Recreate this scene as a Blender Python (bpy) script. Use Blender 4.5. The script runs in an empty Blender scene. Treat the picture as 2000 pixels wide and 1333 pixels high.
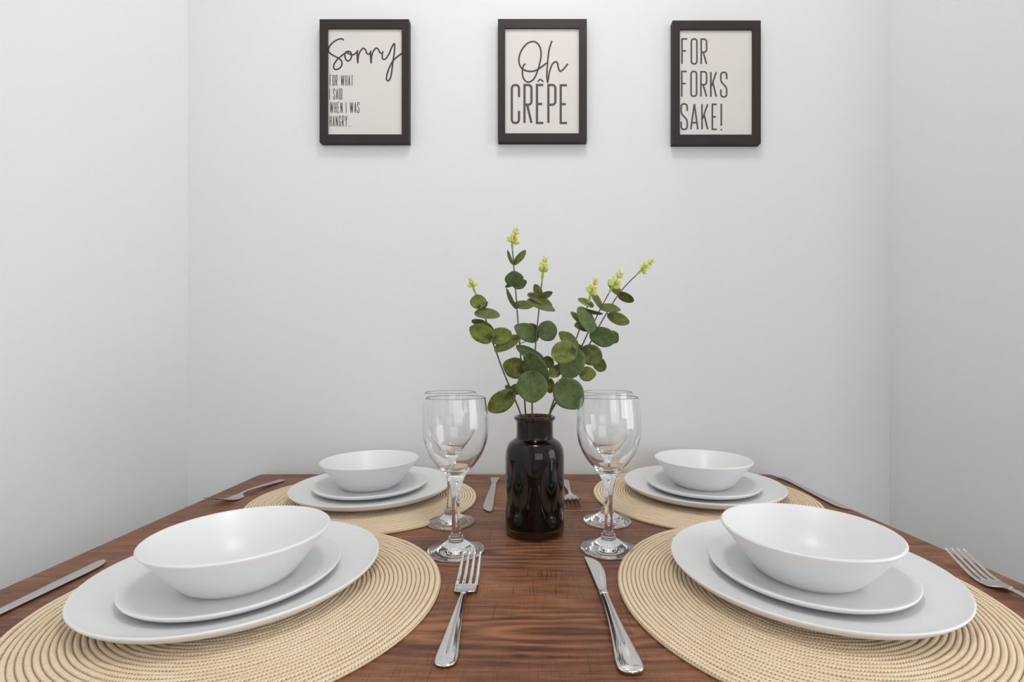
import bpy, math, random
from mathutils import Vector, Matrix
random.seed(7)
PI = math.pi
sc = bpy.context.scene
COL = sc.collection

# ------------------------------------------------------------------ camera, world, light, exposure
F, X0, Y0 = 906.3, 1044.5, 707.3          # focal length and optical axis in pixels of a 2000 x 1333 frame
TT = 0.75                                 # table top height
CAMZ = TT + 0.236
cam_d = bpy.data.cameras.new('camera'); cam = bpy.data.objects.new('camera', cam_d); COL.objects.link(cam)
cam.location = (0, 0, CAMZ); cam.rotation_euler = (PI/2, 0, 0)
cam_d.sensor_width = 36; cam_d.lens = F/2000*36
cam_d.shift_x = -(X0-1000)/2000; cam_d.shift_y = (Y0-666.5)/2000
cam_d.clip_start = 0.02
sc.camera = cam
W = bpy.data.worlds.new('world'); sc.world = W; W.use_nodes = True
W.node_tree.nodes['Background'].inputs[0].default_value = (0.78, 0.86, 1.0, 1)
W.node_tree.nodes['Background'].inputs[1].default_value = 0.3
sc.view_settings.view_transform = 'Standard'; sc.view_settings.look = 'None'
sc.view_settings.gamma = 1; sc.view_settings.exposure = -0.12
sc.view_settings.use_curve_mapping = False
sc.cycles.max_bounces = 24; sc.cycles.transmission_bounces = 24; sc.cycles.glossy_bounces = 14

def area(name, loc, rot, sx, sy, power, col=(1, 1, 1)):
    l = bpy.data.lights.new(name, 'AREA'); l.shape = 'RECTANGLE'; l.size = sx; l.size_y = sy
    l.energy = power; l.color = col
    o = bpy.data.objects.new(name, l); COL.objects.link(o); o.location = loc; o.rotation_euler = rot
    return o
area('window_daylight', (1.1, -2.94, 1.55), (PI/2, 0, 0), 2.0, 1.4, 21, (0.97, 0.985, 1.0))
area('side_window_daylight', (2.52, -.22, 1.35), (PI/2, 0, PI/2), 1.5, 1.5, 28, (0.98, 0.99, 1.0))

# ------------------------------------------------------------------ helpers
def tag(o, label=None, cat=None, group=None, kind=None):
    if label: o['label'] = label
    if cat: o['category'] = cat
    if group: o['group'] = group
    if kind: o['kind'] = kind
    return o
def empty(name, loc=(0, 0, 0), rz=0):
    o = bpy.data.objects.new(name, None); COL.objects.link(o); o.location = loc; o.rotation_euler = (0, 0, rz)
    o.empty_display_size = 0.02
    return o
def mesh_obj(name, verts, faces, mat, parent=None, smooth=True, uvs=None, normals=None):
    me = bpy.data.meshes.new(name); me.from_pydata(verts, [], faces)
    if uvs is not None:
        ul = me.uv_layers.new(name='UVMap')
        flat = []
        for f in uvs:
            for u in f: flat += [u[0], u[1]]
        ul.data.foreach_set('uv', flat)
    me.materials.append(mat)
    if smooth: me.polygons.foreach_set('use_smooth', [True]*len(me.polygons))
    me.update()
    if normals is not None: me.normals_split_custom_set_from_vertices(normals)
    o = bpy.data.objects.new(name, me); COL.objects.link(o)
    if parent: o.parent = parent
    return o
def copy_tree(o, parent=None):
    c = o.copy(); COL.objects.link(c); c.parent = parent
    for ch in list(o.children): copy_tree(ch, c)
    return c
def box(x0, x1, y0, y1, z0, z1):
    v = [(x, y, z) for x in (x0, x1) for y in (y0, y1) for z in (z0, z1)]
    f = [(0, 1, 3, 2), (4, 6, 7, 5), (0, 4, 5, 1), (2, 3, 7, 6), (0, 2, 6, 4), (1, 5, 7, 3)]
    return v, f
def box_obj(name, b, mat, parent=None, bevel=0):
    v, f = box(*b); o = mesh_obj(name, v, f, mat, parent, smooth=False)
    if bevel:
        m = o.modifiers.new('bevel', 'BEVEL'); m.width = bevel; m.segments = 3; m.limit_method = 'ANGLE'
    return o
def catmull(pts, n=8, closed=False):
    out = []; N = len(pts)
    for i in range(N if closed else N-1):
        g = (lambda k: pts[k % N]) if closed else (lambda k: pts[min(max(k, 0), N-1)])
        a, b, c, d = g(i-1), g(i), g(i+1), g(i+2)
        for k in range(n):
            t = k/n
            out.append(tuple(0.5*((2*b[j])+(-a[j]+c[j])*t+(2*a[j]-5*b[j]+4*c[j]-d[j])*t*t+(-a[j]+3*b[j]-3*c[j]+d[j])*t**3) for j in range(len(b))))
    if not closed: out.append(tuple(pts[-1]))
    return out
def lathe(name, prof, mat, parent=None, seg=96, smooth_curve=0, normals=False):
    """prof = list of (r, z) from the axis or round a closed loop"""
    if smooth_curve: prof = catmull(prof, smooth_curve)
    prof = [(max(r, 0), z) for r, z in prof]
    verts = []; ring = []
    for r, z in prof:
        if r < 1e-6: ring.append([len(verts)]*seg); verts.append((0, 0, z))
        else:
            ring.append(list(range(len(verts), len(verts)+seg)))
            for k in range(seg):
                a = 2*PI*k/seg; verts.append((r*math.cos(a), r*math.sin(a), z))
    faces = []
    for i in range(len(prof)-1):
        A, B = ring[i], ring[i+1]
        for k in range(seg):
            k2 = (k+1) % seg
            q = [A[k], A[k2], B[k2], B[k]]
            q2 = []
            for x in q:
                if x not in q2: q2.append(x)
            if len(q2) > 2: faces.append(tuple(q2))
    return mesh_obj(name, verts, faces, mat, parent)
def split_lathe(parts, mats, parent, seg=96):
    """parts = [(name, prof)], each starting where another ends; shared analytic normals keep the joints unseen"""
    objs = []
    for (name, prof, fn, ln), mat in zip(parts, mats):
        verts = []; nor = []; ring = []
        n = len(prof)
        for i, (r, z) in enumerate(prof):
            if i == 0 and fn: nr, nz = fn
            elif i == n-1 and ln: nr, nz = ln
            else:
                a = prof[max(i-1, 0)]; b = prof[min(i+1, n-1)]
                tr, tz = b[0]-a[0], b[1]-a[1]; l = math.hypot(tr, tz) or 1; nr, nz = tz/l, -tr/l
            if r < 1e-6:
                ring.append([len(verts)]*seg); verts.append((0, 0, z)); nor.append((0, 0, 1 if nz > 0 else -1))
            else:
                ring.append(list(range(len(verts), len(verts)+seg)))
                for k in range(seg):
                    a = 2*PI*k/seg; c, s = math.cos(a), math.sin(a)
                    verts.append((r*c, r*s, z)); nor.append((nr*c, nr*s, nz))
        faces = []
        for i in range(n-1):
            A, B = ring[i], ring[i+1]
            for k in range(seg):
                k2 = (k+1) % seg; q2 = []
                for x in (A[k], A[k2], B[k2], B[k]):
                    if x not in q2: q2.append(x)
                if len(q2) > 2: faces.append(tuple(q2))
        objs.append(mesh_obj(name, verts, faces, mat, parent, normals=nor))
    return objs
def ground(px, py, z=0.0):
    """where the sight line through a pixel meets the height z above the table top"""
    D = F*(CAMZ-TT-z)/(py-Y0)
    return ((px-X0)*D/F, D)
def at_depth(px, py, D):
    return Vector(((px-X0)*D/F, D, CAMZ-(py-Y0)*D/F))

# ------------------------------------------------------------------ materials
class NT:
    def __init__(s, name):
        s.m = bpy.data.materials.new(name); s.m.use_nodes = True; s.t = s.m.node_tree; s.b = s.t.nodes['Principled BSDF']
    def n(s, typ, **kw):
        o = s.t.nodes.new(typ)
        for k, v in kw.items():
            if k in o.inputs: o.inputs[k].default_value = v
            else: setattr(o, k, v)
        return o
    def l(s, a, b): s.t.links.new(a, b)
    def math(s, op, a, b=None, c=None):
        o = s.t.nodes.new('ShaderNodeMath'); o.operation = op
        for i, x in enumerate((a, b, c)):
            if x is None: continue
            if isinstance(x, (int, float)): o.inputs[i].default_value = x
            else: s.l(x, o.inputs[i])
        return o.outputs[0]
    def ramp(s, fac, stops):
        r = s.t.nodes.new('ShaderNodeValToRGB'); e = r.color_ramp.elements
        while len(e) > 1: e.remove(e[-1])
        e[0].position = stops[0][0]; e[0].color = (*stops[0][1], 1)
        for p, c in stops[1:]:
            x = e.new(p); x.color = (*c, 1)
        s.l(fac, r.inputs[0]); return r.outputs[0]
    def mix(s, fac, a, b, mode='MIX'):
        o = s.t.nodes.new('ShaderNodeMix'); o.data_type = 'RGBA'; o.blend_type = mode
        for i, x in ((0, fac), (6, a), (7, b)):
            if isinstance(x, (int, float)): o.inputs[i].default_value = x
            elif isinstance(x, tuple): o.inputs[i].default_value = (*x, 1) if len(x) == 3 else x
            else: s.l(x, o.inputs[i])
        return o.outputs[2]
    def coords(s, kind='Object', scale=(1, 1, 1), rot=(0, 0, 0)):
        tc = s.n('ShaderNodeTexCoord'); mp = s.n('ShaderNodeMapping')
        mp.inputs['Scale'].default_value = scale; mp.inputs['Rotation'].default_value = rot
        s.l(tc.outputs[kind], mp.inputs['Vector']); return mp.outputs[0]
    def noise(s, vec, scale=5, detail=3, rough=.5, dist=0):
        o = s.n('ShaderNodeTexNoise'); o.inputs['Scale'].default_value = scale; o.inputs['Detail'].default_value = detail
        o.inputs['Roughness'].default_value = rough; o.inputs['Distortion'].default_value = dist
        s.l(vec, o.inputs['Vector']); return o.outputs['Fac']
    def bump(s, h, strength=.3, dist=.001):
        o = s.n('ShaderNodeBump'); o.inputs['Strength'].default_value = strength; o.inputs['Distance'].default_value = dist
        s.l(h, o.inputs['Height']); s.l(o.outputs[0], s.b.inputs['Normal'])
    def set(s, **kw):
        for k, v in kw.items():
            k = k.replace('_', ' ')
            s.b.inputs[k].default_value = (*v, 1) if isinstance(v, tuple) and k != 'Subsurface Radius' else v
        return s

def wall_mat(name, col):
    a = NT(name); v = a.coords()
    a.l(a.mix(a.noise(v, 1.7, 3), tuple(c*.975 for c in col), tuple(min(c*1.02, 1) for c in col)), a.b.inputs['Base Color'])
    a.set(Roughness=.75, Specular_IOR_Level=.25)
    n1 = a.noise(v, 260, 3, .6); n2 = a.noise(v, 14, 2)
    a.bump(a.math('ADD', n1, a.math('MULTIPLY', n2, 1.5)), .12, .0012)
    return a.m
M_WALL = wall_mat('painted_wall', (.835, .845, .853))
M_CEIL = wall_mat('ceiling_paint', (.86, .86, .86))
def wood_mat():
    a = NT('walnut_laminate'); tc = a.n('ShaderNodeTexCoord'); sep = a.n('ShaderNodeSeparateXYZ')
    a.l(tc.outputs['Object'], sep.inputs[0]); x, y = sep.outputs[0], sep.outputs[1]
    warp = a.noise(a.coords(scale=(3.2, 9, 1)), 1.6, 3, .5)
    warp2 = a.noise(a.coords(scale=(9, 60, 1)), 1.3, 2, .5)
    # nested pointed rings round the heart of each board, boards about 17 cm wide
    yy = a.math('SUBTRACT', a.math('MODULO', a.math('ADD', y, 10.0 - .41 + .085 + .034), .17), .085)
    xk = a.math('MULTIPLY', a.math('SUBTRACT', x, .02), .13)
    q = a.math('SQRT', a.math('ADD', a.math('MULTIPLY', yy, yy), a.math('MULTIPLY', xk, xk)))
    fld = a.math('ADD', q, a.math('ADD', a.math('MULTIPLY', warp, .022), a.math('MULTIPLY', warp2, .007)))
    rings = a.math('ADD', a.math('MULTIPLY', a.math('SINE', a.math('MULTIPLY', fld, 640)), .5), .5)
    rings = a.math('POWER', rings, 1.3)
    streak = a.noise(a.coords(scale=(13, 130, 1)), 1, 5, .66, .5)
    broad = a.noise(a.coords(scale=(5.0, 24, 1)), 1, 4, .6, .5)
    patch = a.noise(a.coords(scale=(8, 17, 1)), 1.2, 3, .6, .3)
    fine = a.noise(a.coords(scale=(22, 900, 1)), 1, 2, .5)
    v = a.math('ADD', a.math('MULTIPLY', streak, .62), a.math('MULTIPLY', broad, .34))
    near = a.ramp(q, [(.012, (1, 1, 1)), (.062, (.12, .12, .12))])
    v = a.math('ADD', v, a.math('MULTIPLY', a.math('MULTIPLY', a.math('SUBTRACT', rings, .45), near), .25))
    v = a.math('ADD', v, a.math('MULTIPLY', patch, .26))
    v = a.math('ADD', v, a.math('MULTIPLY', fine, .26))
    thin = a.noise(a.coords(scale=(17, 420, 1)), 1, 4, .7, .6)
    v = a.math('ADD', v, a.math('MULTIPLY', thin, .36))
    v = a.math('SUBTRACT', v, .42)
    col = a.ramp(v, [(.22, (.046, .017, .009)), (.36, (.120, .045, .022)), (.50, (.215, .085, .040)), (.62, (.310, .126, .057)), (.78, (.45, .195, .085))])
    # short saw marks across the grain
    s1 = a.noise(a.coords(scale=(760, 26, 1)), 1, 2, .6); mask = a.noise(a.coords(scale=(7, 9, 1)), 1.5, 3, .6)
    sm = a.math('MULTIPLY', a.ramp(s1, [(.56, (0, 0, 0)), (.66, (1, 1, 1))]), a.ramp(mask, [(.40, (0, 0, 0)), (.56, (1, 1, 1))]))
    col = a.mix(a.math('MULTIPLY', sm, .50), col, (.028, .014, .010))
    s2 = a.noise(a.coords(scale=(14, 420, 1)), 1, 2, .6)
    col = a.mix(a.math('MULTIPLY', a.ramp(s2, [(.60, (0, 0, 0)), (.68, (1, 1, 1))]), .45), col, (.035, .015, .009))
    # two small knots
    for kx, ky, sx, sy, rot in ((.072, .415, .016, .0065, -.6), (-.012, .372, .009, .0035, 0), (.012, .371, .005, .003, 0), (-.28, .93, .02, .006, 0)):
        dx = a.math('SUBTRACT', x, kx); dy = a.math('SUBTRACT', y, ky)
        c, s_ = math.cos(rot), math.sin(rot)
        u = a.math('DIVIDE', a.math('ADD', a.math('MULTIPLY', dx, c), a.math('MULTIPLY', dy, s_)), sx)
        w = a.math('DIVIDE', a.math('SUBTRACT', a.math('MULTIPLY', dy, c), a.math('MULTIPLY', dx, s_)), sy)
        d = a.math('SQRT', a.math('ADD', a.math('MULTIPLY', u, u), a.math('MULTIPLY', w, w)))
        d = a.math('ADD', d, a.math('MULTIPLY', a.math('SUBTRACT', warp2, .5), 1.6))
        k = a.ramp(d, [(.35, (1, 1, 1)), (1.1, (0, 0, 0))])
        col = a.mix(a.math('MULTIPLY', k, .75), col, (.035, .017, .014))
    a.l(col, a.b.inputs['Base Color'])
    a.l(a.math('ADD', a.math('MULTIPLY', streak, .22), .36), a.b.inputs['Roughness'])
    a.set(Specular_IOR_Level=.42)
    a.bump(a.math('ADD', streak, a.math('MULTIPLY', fine, .6)), .16, .0004)
    return a.m
M_WOOD = wood_mat()
def floor_mat():
    a = NT('oak_floor'); v = a.coords(scale=(1, 9, 1))
    a.l(a.ramp(a.noise(v, 6, 5, .6, .4), [(.3, (.50, .47, .44)), (.7, (.64, .61, .57))]), a.b.inputs['Base Color']); a.set(Roughness=.5)
    return a.m
M_FLOOR = floor_mat()
def porcelain():
    a = NT('white_porcelain'); v = a.coords()
    a.l(a.mix(a.noise(v, 9, 3), (.835, .845, .85), (.86, .865, .87)), a.b.inputs['Base Color'])
    a.set(Roughness=.36, Specular_IOR_Level=.5, Coat_Weight=.15, Coat_Roughness=.22)
    a.bump(a.noise(v, 60, 2), .03, .001)
    return a.m
M_CHINA = porcelain()
def steel(name, rough, col, brush):
    a = NT(name); v = a.coords(scale=(1, .04, 1))
    n = a.noise(v, 1800, 2)
    a.l(a.mix(n, tuple(c*.94 for c in col), col), a.b.inputs['Base Color']); a.set(Metallic=1.0, Roughness=rough)
    a.bump(n, brush, .0002)
    return a.m
M_POL = steel('polished_steel', .10, (.78, .75, .735), .03)
M_SATIN = steel('satin_steel', .33, (.66, .62, .60), .12)
def glass(name, col, ior=1.5):
    a = NT(name); a.set(Base_Color=col, Transmission_Weight=1.0, Roughness=0.0, IOR=ior)
    n = a.noise(a.coords(), 30, 2); a.bump(n, .02, .0006)
    return a.m
M_GLASS = glass('clear_glass', (.992, .996, .994))
M_BROWNGLASS = glass('dark_brown_glass', (.072, .032, .011), 1.43)
def straw_mat():
    a = NT('woven_straw'); tc = a.n('ShaderNodeTexCoord'); sep = a.n('ShaderNodeSeparateXYZ')
    a.l(tc.outputs['UV'], sep.inputs[0]); u, v = sep.outputs[0], sep.outputs[1]
    f = a.math('FRACT', v); edge = a.math('ABSOLUTE', a.math('SUBTRACT', f, .5))         # 0 mid cord .. .5 at the seams
    ph = a.math('ADD', u, a.math('MULTIPLY', edge, 1.1))
    st = a.math('ADD', a.math('MULTIPLY', a.math('SINE', a.math('MULTIPLY', ph, 2*PI)), .5), .5)
    dots = a.math('MULTIPLY', a.math('GREATER_THAN', edge, .30), a.math('POWER', a.math('SUBTRACT', 1.0, st), 2.2))
    nz = a.noise(a.coords(), 700, 3, .6); nb = a.noise(a.coords(), 14, 3, .6)
    base = a.ramp(nb, [(.25, (.80, .585, .36)), (.55, (.87, .675, .445)), (.8, (.91, .75, .54))])
    base = a.mix(a.ramp(nz, [(.40, (0, 0, 0)), (.66, (.7, .7, .7))]), base, (.96, .85, .69))
    base = a.mix(a.math('MULTIPLY', dots, .75), base, (.22, .135, .06))
    base = a.mix(a.math('MULTIPLY', a.math('POWER', a.math('SUBTRACT', 1.0, st), 3.0), .12), base, (.40, .25, .12))
    seam = a.ramp(edge, [(.40, (0, 0, 0)), (.5, (1, 1, 1))])
    base = a.mix(a.math('MULTIPLY', seam, .80), base, (.20, .11, .05))
    a.l(base, a.b.inputs['Base Color']); a.set(Roughness=.62, Specular_IOR_Level=.3)
    h = a.math('ADD', a.math('MULTIPLY', st, 1.0), a.math('MULTIPLY', nz, .5))
    a.bump(h, .34, .0005)
    return a.m
M_STRAW = straw_mat()
def plain(name, col, rough=.5, noise=60, amt=.12, **kw):
    a = NT(name)
    a.l(a.mix(a.noise(a.coords(), noise, 3), tuple(c*(1-amt) for c in col), tuple(min(1, c*(1+amt)) for c in col)), a.b.inputs['Base Color'])
    a.set(Roughness=rough, **kw); return a.m
M_FRAME = plain('dark_brown_frame', (.027, .020, .018), .55, 40, .15, Specular_IOR_Level=.35)
M_PAPER = plain('print_paper', (.76, .715, .69), .6, 8, .01)
M_INK = plain('print_ink', (.050, .043, .041), .6, 80, .1)
M_INK2 = plain('print_ink_soft', (.085, .075, .072), .6, 80, .1)
M_TRIM = plain('white_trim', (.84, .84, .84), .35, 30, .02)
M_LEG = plain('black_metal', (.03, .03, .03), .4, 30, .1)
M_STEM = plain('brown_green_stem', (.105, .085, .035), .5, 200, .3)
M_BUDSTEM = plain('lime_stem', (.30, .42, .07), .5, 200, .15)
M_BUD = plain('lime_bud', (.74, .76, .20), .5, 150, .14, Subsurface_Weight=.15, Subsurface_Radius=(.003, .003, .001))
def leaf_mat(name, c1, c2, vein, dark):
    a = NT(name); tc = a.n('ShaderNodeTexCoord'); sep = a.n('ShaderNodeSeparateXYZ'); a.l(tc.outputs['UV'], sep.inputs[0])
    u, v = sep.outputs[0], sep.outputs[1]                         # u along 0..1, v across -1..1
    col = a.mix(a.ramp(a.noise(a.coords(), 130, 5, .75), [(.36, (0, 0, 0)), (.62, (1, 1, 1))]), c1, c2)
    av = a.math('ABSOLUTE', v)
    # dark patch branching out from the stalk end
    w = a.math('ADD', a.math('ADD', u, a.math('MULTIPLY', av, .50)), a.math('MULTIPLY', a.noise(a.coords(), 380, 4, .8), .75))
    k = a.ramp(w, [(.58, (1, 1, 1)), (.82, (0, 0, 0))])
    col = a.mix(a.math('MULTIPLY', k, dark), col, (.018, .030, .008))
    # side veins
    ph = a.math('SUBTRACT', a.math('MULTIPLY', u, 8.0), a.math('MULTIPLY', av, 3.2))
    sv = a.math('ABSOLUTE', a.math('SUBTRACT', a.math('FRACT', ph), .5))
    svm = a.ramp(sv, [(.0, (1, 1, 1)), (.07, (0, 0, 0))])
    mid = a.ramp(av, [(.015, (1, 1, 1)), (.05, (0, 0, 0))])
    vm = a.math('MAXIMUM', a.math('MULTIPLY', svm, .35), mid)
    col = a.mix(a.math('MULTIPLY', vm, .5), col, vein)
    rim = a.ramp(a.math('ABSOLUTE', v), [(.965, (0, 0, 0)), (.99, (1, 1, 1))])
    col = a.mix(a.math('MULTIPLY', rim, .45), col, (.30, .33, .20))
    a.l(col, a.b.inputs['Base Color']); a.set(Roughness=.58, Specular_IOR_Level=.28)
    a.bump(a.math('ADD', vm, a.math('MULTIPLY', a.noise(a.coords(), 500, 3), .6)), .35, .0005)
    return a.m
M_LEAF_G = leaf_mat('deep_green_leaf', (.066, .105, .032), (.130, .172, .060), (.15, .19, .09), .35)
M_LEAF_Y = leaf_mat('olive_leaf', (.235, .245, .045), (.090, .120, .024), (.22, .24, .08), .85)
M_LEAF_D = leaf_mat('dark_olive_leaf', (.068, .088, .022), (.165, .170, .038), (.14, .15, .05), .5)

# ------------------------------------------------------------------ the room
WD = 0.982                       # distance of the back wall
XL, XR = (367-X0)*WD/F, (1736.5-X0)*WD/F
RX, RY, RC, T = 2.6, -3.0, 2.45, .1   # wide part of the room behind the camera
AY = .62                         # where the niche opens into the room
def struct(name, b, mat): return tag(box_obj(name, b, mat), kind='structure')
tag(struct('wall_back', (XL-T, XR+T, WD, WD+T, 0, RC), M_WALL), 'pale grey painted wall behind the table, hung with three prints')
tag(struct('wall_left', (XL-T, XL, RY, WD, 0, RC), M_WALL), 'pale wall on the left side of the niche')
tag(struct('wall_right', (XR, XR+T, AY, WD, 0, RC), M_WALL), 'shaded grey wall on the right side of the niche')
struct('wall_return', (XR+T, RX+T, AY, AY+T, 0, RC), M_WALL)
struct('floor', (XL-T, RX+T, RY-T, WD+T, -.1, 0), M_FLOOR)
struct('ceiling', (XL-T, RX+T, RY-T, WD+T, RC, RC+.1), M_CEIL)
def wall_with_hole(name, axis, c0, c1, a0, a1, h0, h1, z0, z1):
    """wall slab between c0, c1 on one axis, a0..a1 along the other, hole h0..h1 x z0..z1"""
    V = []; Fc = []
    for (p, q, r, s) in ((a0, h0, 0, RC), (h1, a1, 0, RC), (h0, h1, 0, z0), (h0, h1, z1, RC)):
        b = (p, q, c0, c1, r, s) if axis == 'y' else (c0, c1, p, q, r, s)
        v, f = box(*b); k = len(V); V += v; Fc += [tuple(i+k for i in t) for t in f]
    return tag(mesh_obj(name, V, Fc, M_WALL, smooth=False), kind='structure')
wall_with_hole('wall_front', 'y', RY-T, RY, XL-T, RX+T, .1, 2.1, .85, 2.25)
wall_with_hole('wall_side', 'x', RX, RX+T, RY, AY, -.97, .53, .60, 2.10)
def window(name, axis, c0, c1, h0, h1, z0, z1):
    e = tag(empty(name), kind='structure')
    w = .05
    for b in ((h0, h1, z0, z0+w), (h0, h1, z1-w, z1), (h0, h0+w, z0+w, z1-w), (h1-w, h1, z0+w, z1-w), ((h0+h1)/2-w/2, (h0+h1)/2+w/2, z0+w, z1-w)):
        bb = (b[0], b[1], c0, c1, b[2], b[3]) if axis == 'y' else (c0, c1, b[0], b[1], b[2], b[3])
        box_obj('window_frame', bb, M_TRIM, e)
window('window_1', 'y', RY-.07, RY-.02, .1, 2.1, .85, 2.25)
window('window_2', 'x', RX+.02, RX+.07, -.97, .53, .60, 2.10)
# round ceiling lamp over the near half of the table
lamp = tag(empty('ceiling_lamp', (.05, .40, RC)), 'round white ceiling lamp above the table', 'lamp')
lathe('lamp_base', [(0, 0), (.16, 0), (.16, -.03), (.15, -.035), (0, -.035)], M_TRIM, lamp, 48)
am = NT('lamp_glow'); am.set(Base_Color=(.9, .9, .9), Emission_Color=(1, .955, .90), Emission_Strength=25.5)
lathe('lamp_shade', [(.145, -.035), (.14, -.06), (.11, -.085), (.06, -.098), (0, -.10)], am.m, lamp, 48, 4)

# ------------------------------------------------------------------ table
BD = F*.236/(927-Y0)
cx = lambda x: (x-X0)*BD/F
k_ = (1003-X0)/F                                  # slope of the table sides
FRONT = .27
t = tag(empty('dining_table', (0, 0, 0)), 'brown walnut-look dining table pushed against the pale wall', 'table')
def rounded_quad(pts, r, n=6):
    out = []
    for i in range(len(pts)):
        p = Vector(pts[i]); a = (Vector(pts[i-1])-p).normalized(); b = (Vector(pts[(i+1) % len(pts)])-p).normalized()
        A = p+a*r; B = p+b*r
        for k in range(n+1):
            s = k/n; out.append(tuple((1-s)**2*A+2*s*(1-s)*p+s*s*B))
    return out
xl, xr = cx(508), cx(1507)
quad = [(xl, BD), (xl-k_*(BD-FRONT), FRONT), (xr-k_*(BD-FRONT), FRONT), (xr, BD)]
out = rounded_quad(quad, .012)
n = len(out); th = .028
ins = lambda p, d: tuple((Vector(p)-Vector((0, .62))).normalized()*-d+Vector(p))
V = [(*ins(p, .0012), TT) for p in out]+[(*p, TT-.0012) for p in out]+[(*p, TT-th) for p in out]
Fc = [tuple(range(n))[::1]]+[tuple(range(2*n, 3*n))[::-1]]
for i in range(n):
    j = (i+1) % n
    Fc += [(i, i+n, j+n, j), (i+n, i+2*n, j+2*n, j+n)]
mesh_obj('tabletop', V, Fc, M_WOOD, t, smooth=False)
for x in (xl+.05, xr-.05+.03):
    for y in (BD-.06, FRONT+.06):
        box_obj('leg', (x-.022, x+.022, y-.022, y+.022, 0, TT-th), M_LEG, t, .003)
for b in ((xl+.075, xr-.04, BD-.07, BD-.05), (xl+.075, xr-.04, FRONT+.05, FRONT+.07)):
    box_obj('apron', (*b, TT-th-.06, TT-th), M_LEG, t)

# ------------------------------------------------------------------ woven placemats
PITCH = .0046; MATH = .0040
def placemat(cxm, cym, r0, c2, s2, label, seed):
    rnd = random.Random(seed)
    root = tag(empty('placemat', (cxm, cym, TT)), label, 'placemat', 'woven straw placemats')
    nr = int((r0-.0092)/PITCH); seg = 224
    def build(name, r_in, widths, top):
        V = []; Fc = []; UV = []; N = 0; r = r_in
        for w in widths:
            wob = rnd.uniform(-.0003, .0003); prof = [(0, .0), (.16, .75), (.5, 1), (.84, .75), (1, .0)]
            st = max(6, round(2*PI*(r+w/2)/.0027)); ph = rnd.random()
            base = len(V)
            for k in range(seg):
                a = 2*PI*k/seg; g = 1+(c2*math.cos(2*a)+s2*math.sin(2*a))/r0+.0025*math.sin(3*a+seed)
                c, s = math.cos(a), math.sin(a)
                hw = .00025*math.sin(9*a+ph*6)+.0002*math.sin(23*a+ph*9)
                for (q, hh) in prof:
                    rr = (r+q*w+wob*math.sin(5*a+ph*20)*(0 if q in (0, 1) else 1))*g
                    V.append((rr*c, rr*s, top-.0012+(.0012+hw)*hh if 0 < q < 1 else top-.0012))
            m = len(prof)
            for k in range(seg):
                k2 = (k+1) % seg
                for j in range(m-1):
                    A = base+k*m+j; B = base+k2*m+j
                    Fc.append((A, A+1, B+1, B))
                    u0, u1 = st*k/seg+ph, st*(k+1)/seg+ph; v0, v1 = prof[j][0], prof[j+1][0]
                    v0 = max(v0, .001); v1 = min(v1, .999)
                    UV.append(((u0, v0), (u0, v1), (u1, v1), (u1, v0)))
            r += w
        return V, Fc, UV, r
    V, Fc, UV, rend = build('coiled_braid', .0015, [PITCH]*nr, MATH)
    # underside
    b = len(V)
    for k in range(seg):
        a = 2*PI*k/seg; g = 1+(c2*math.cos(2*a)+s2*math.sin(2*a))/r0+.0025*math.sin(3*a+seed)
        V.append((rend*g*math.cos(a), rend*g*math.sin(a), .0006))
    Fc.append(tuple(range(b, b+seg))[::-1]); UV.append([(0, .5)]*seg)
    mesh_obj('coiled_braid', V, Fc, M_STRAW, root, uvs=UV)
    V, Fc, UV, r2 = build('border_band', rend, [(r0-rend)*.52, (r0-rend)*.48], MATH+.0001)
    b = len(V); m = 5; last = (len(V)//(5*seg)-1)*5*seg
    for zz, off in ((.0024, .0005), (.0004, 0.), (.0004, -.01)):
        for k in range(seg):
            a = 2*PI*k/seg; g = 1+(c2*math.cos(2*a)+s2*math.sin(2*a))/r0+.0025*math.sin(3*a+seed)
            V.append(((r2+off)*g*math.cos(a), (r2+off)*g*math.sin(a), zz))
    for k in range(seg):
        k2 = (k+1) % seg; o1, o2 = last+k*5+4, last+k2*5+4
        Fc.append((o1, b+k, b+k2, o2)); UV.append(((0, .2), (0, .3), (1, .3), (1, .2)))
        for L in (0, 1):
            Fc.append((b+L*seg+k, b+(L+1)*seg+k, b+(L+1)*seg+k2, b+L*seg+k2)); UV.append(((k*1.0, .45), (k*1., .55), (k+1., .55), (k+1., .45)))
    mesh_obj('border_band', V, Fc, M_STRAW, root, uvs=UV)
placemat(-.2846, .4675, .181+.002, .0035, -.0031, 'round woven straw placemat under the plates at the front left', 1)
placemat(.2703, .4792, .1857, -.0023, .0053, 'round woven straw placemat under the plates at the front right', 2)
placemat(-.2884, .7946, .1783+.003, .0060, -.0050, 'round woven straw placemat under the plates at the back left', 3)
placemat(.2914, .8150, .188, -.0017, .0006, 'round woven straw placemat under the plates at the back right', 4)

# ------------------------------------------------------------------ crockery
zp = MATH
def offset_profile(top, foot):
    return top, foot
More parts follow.
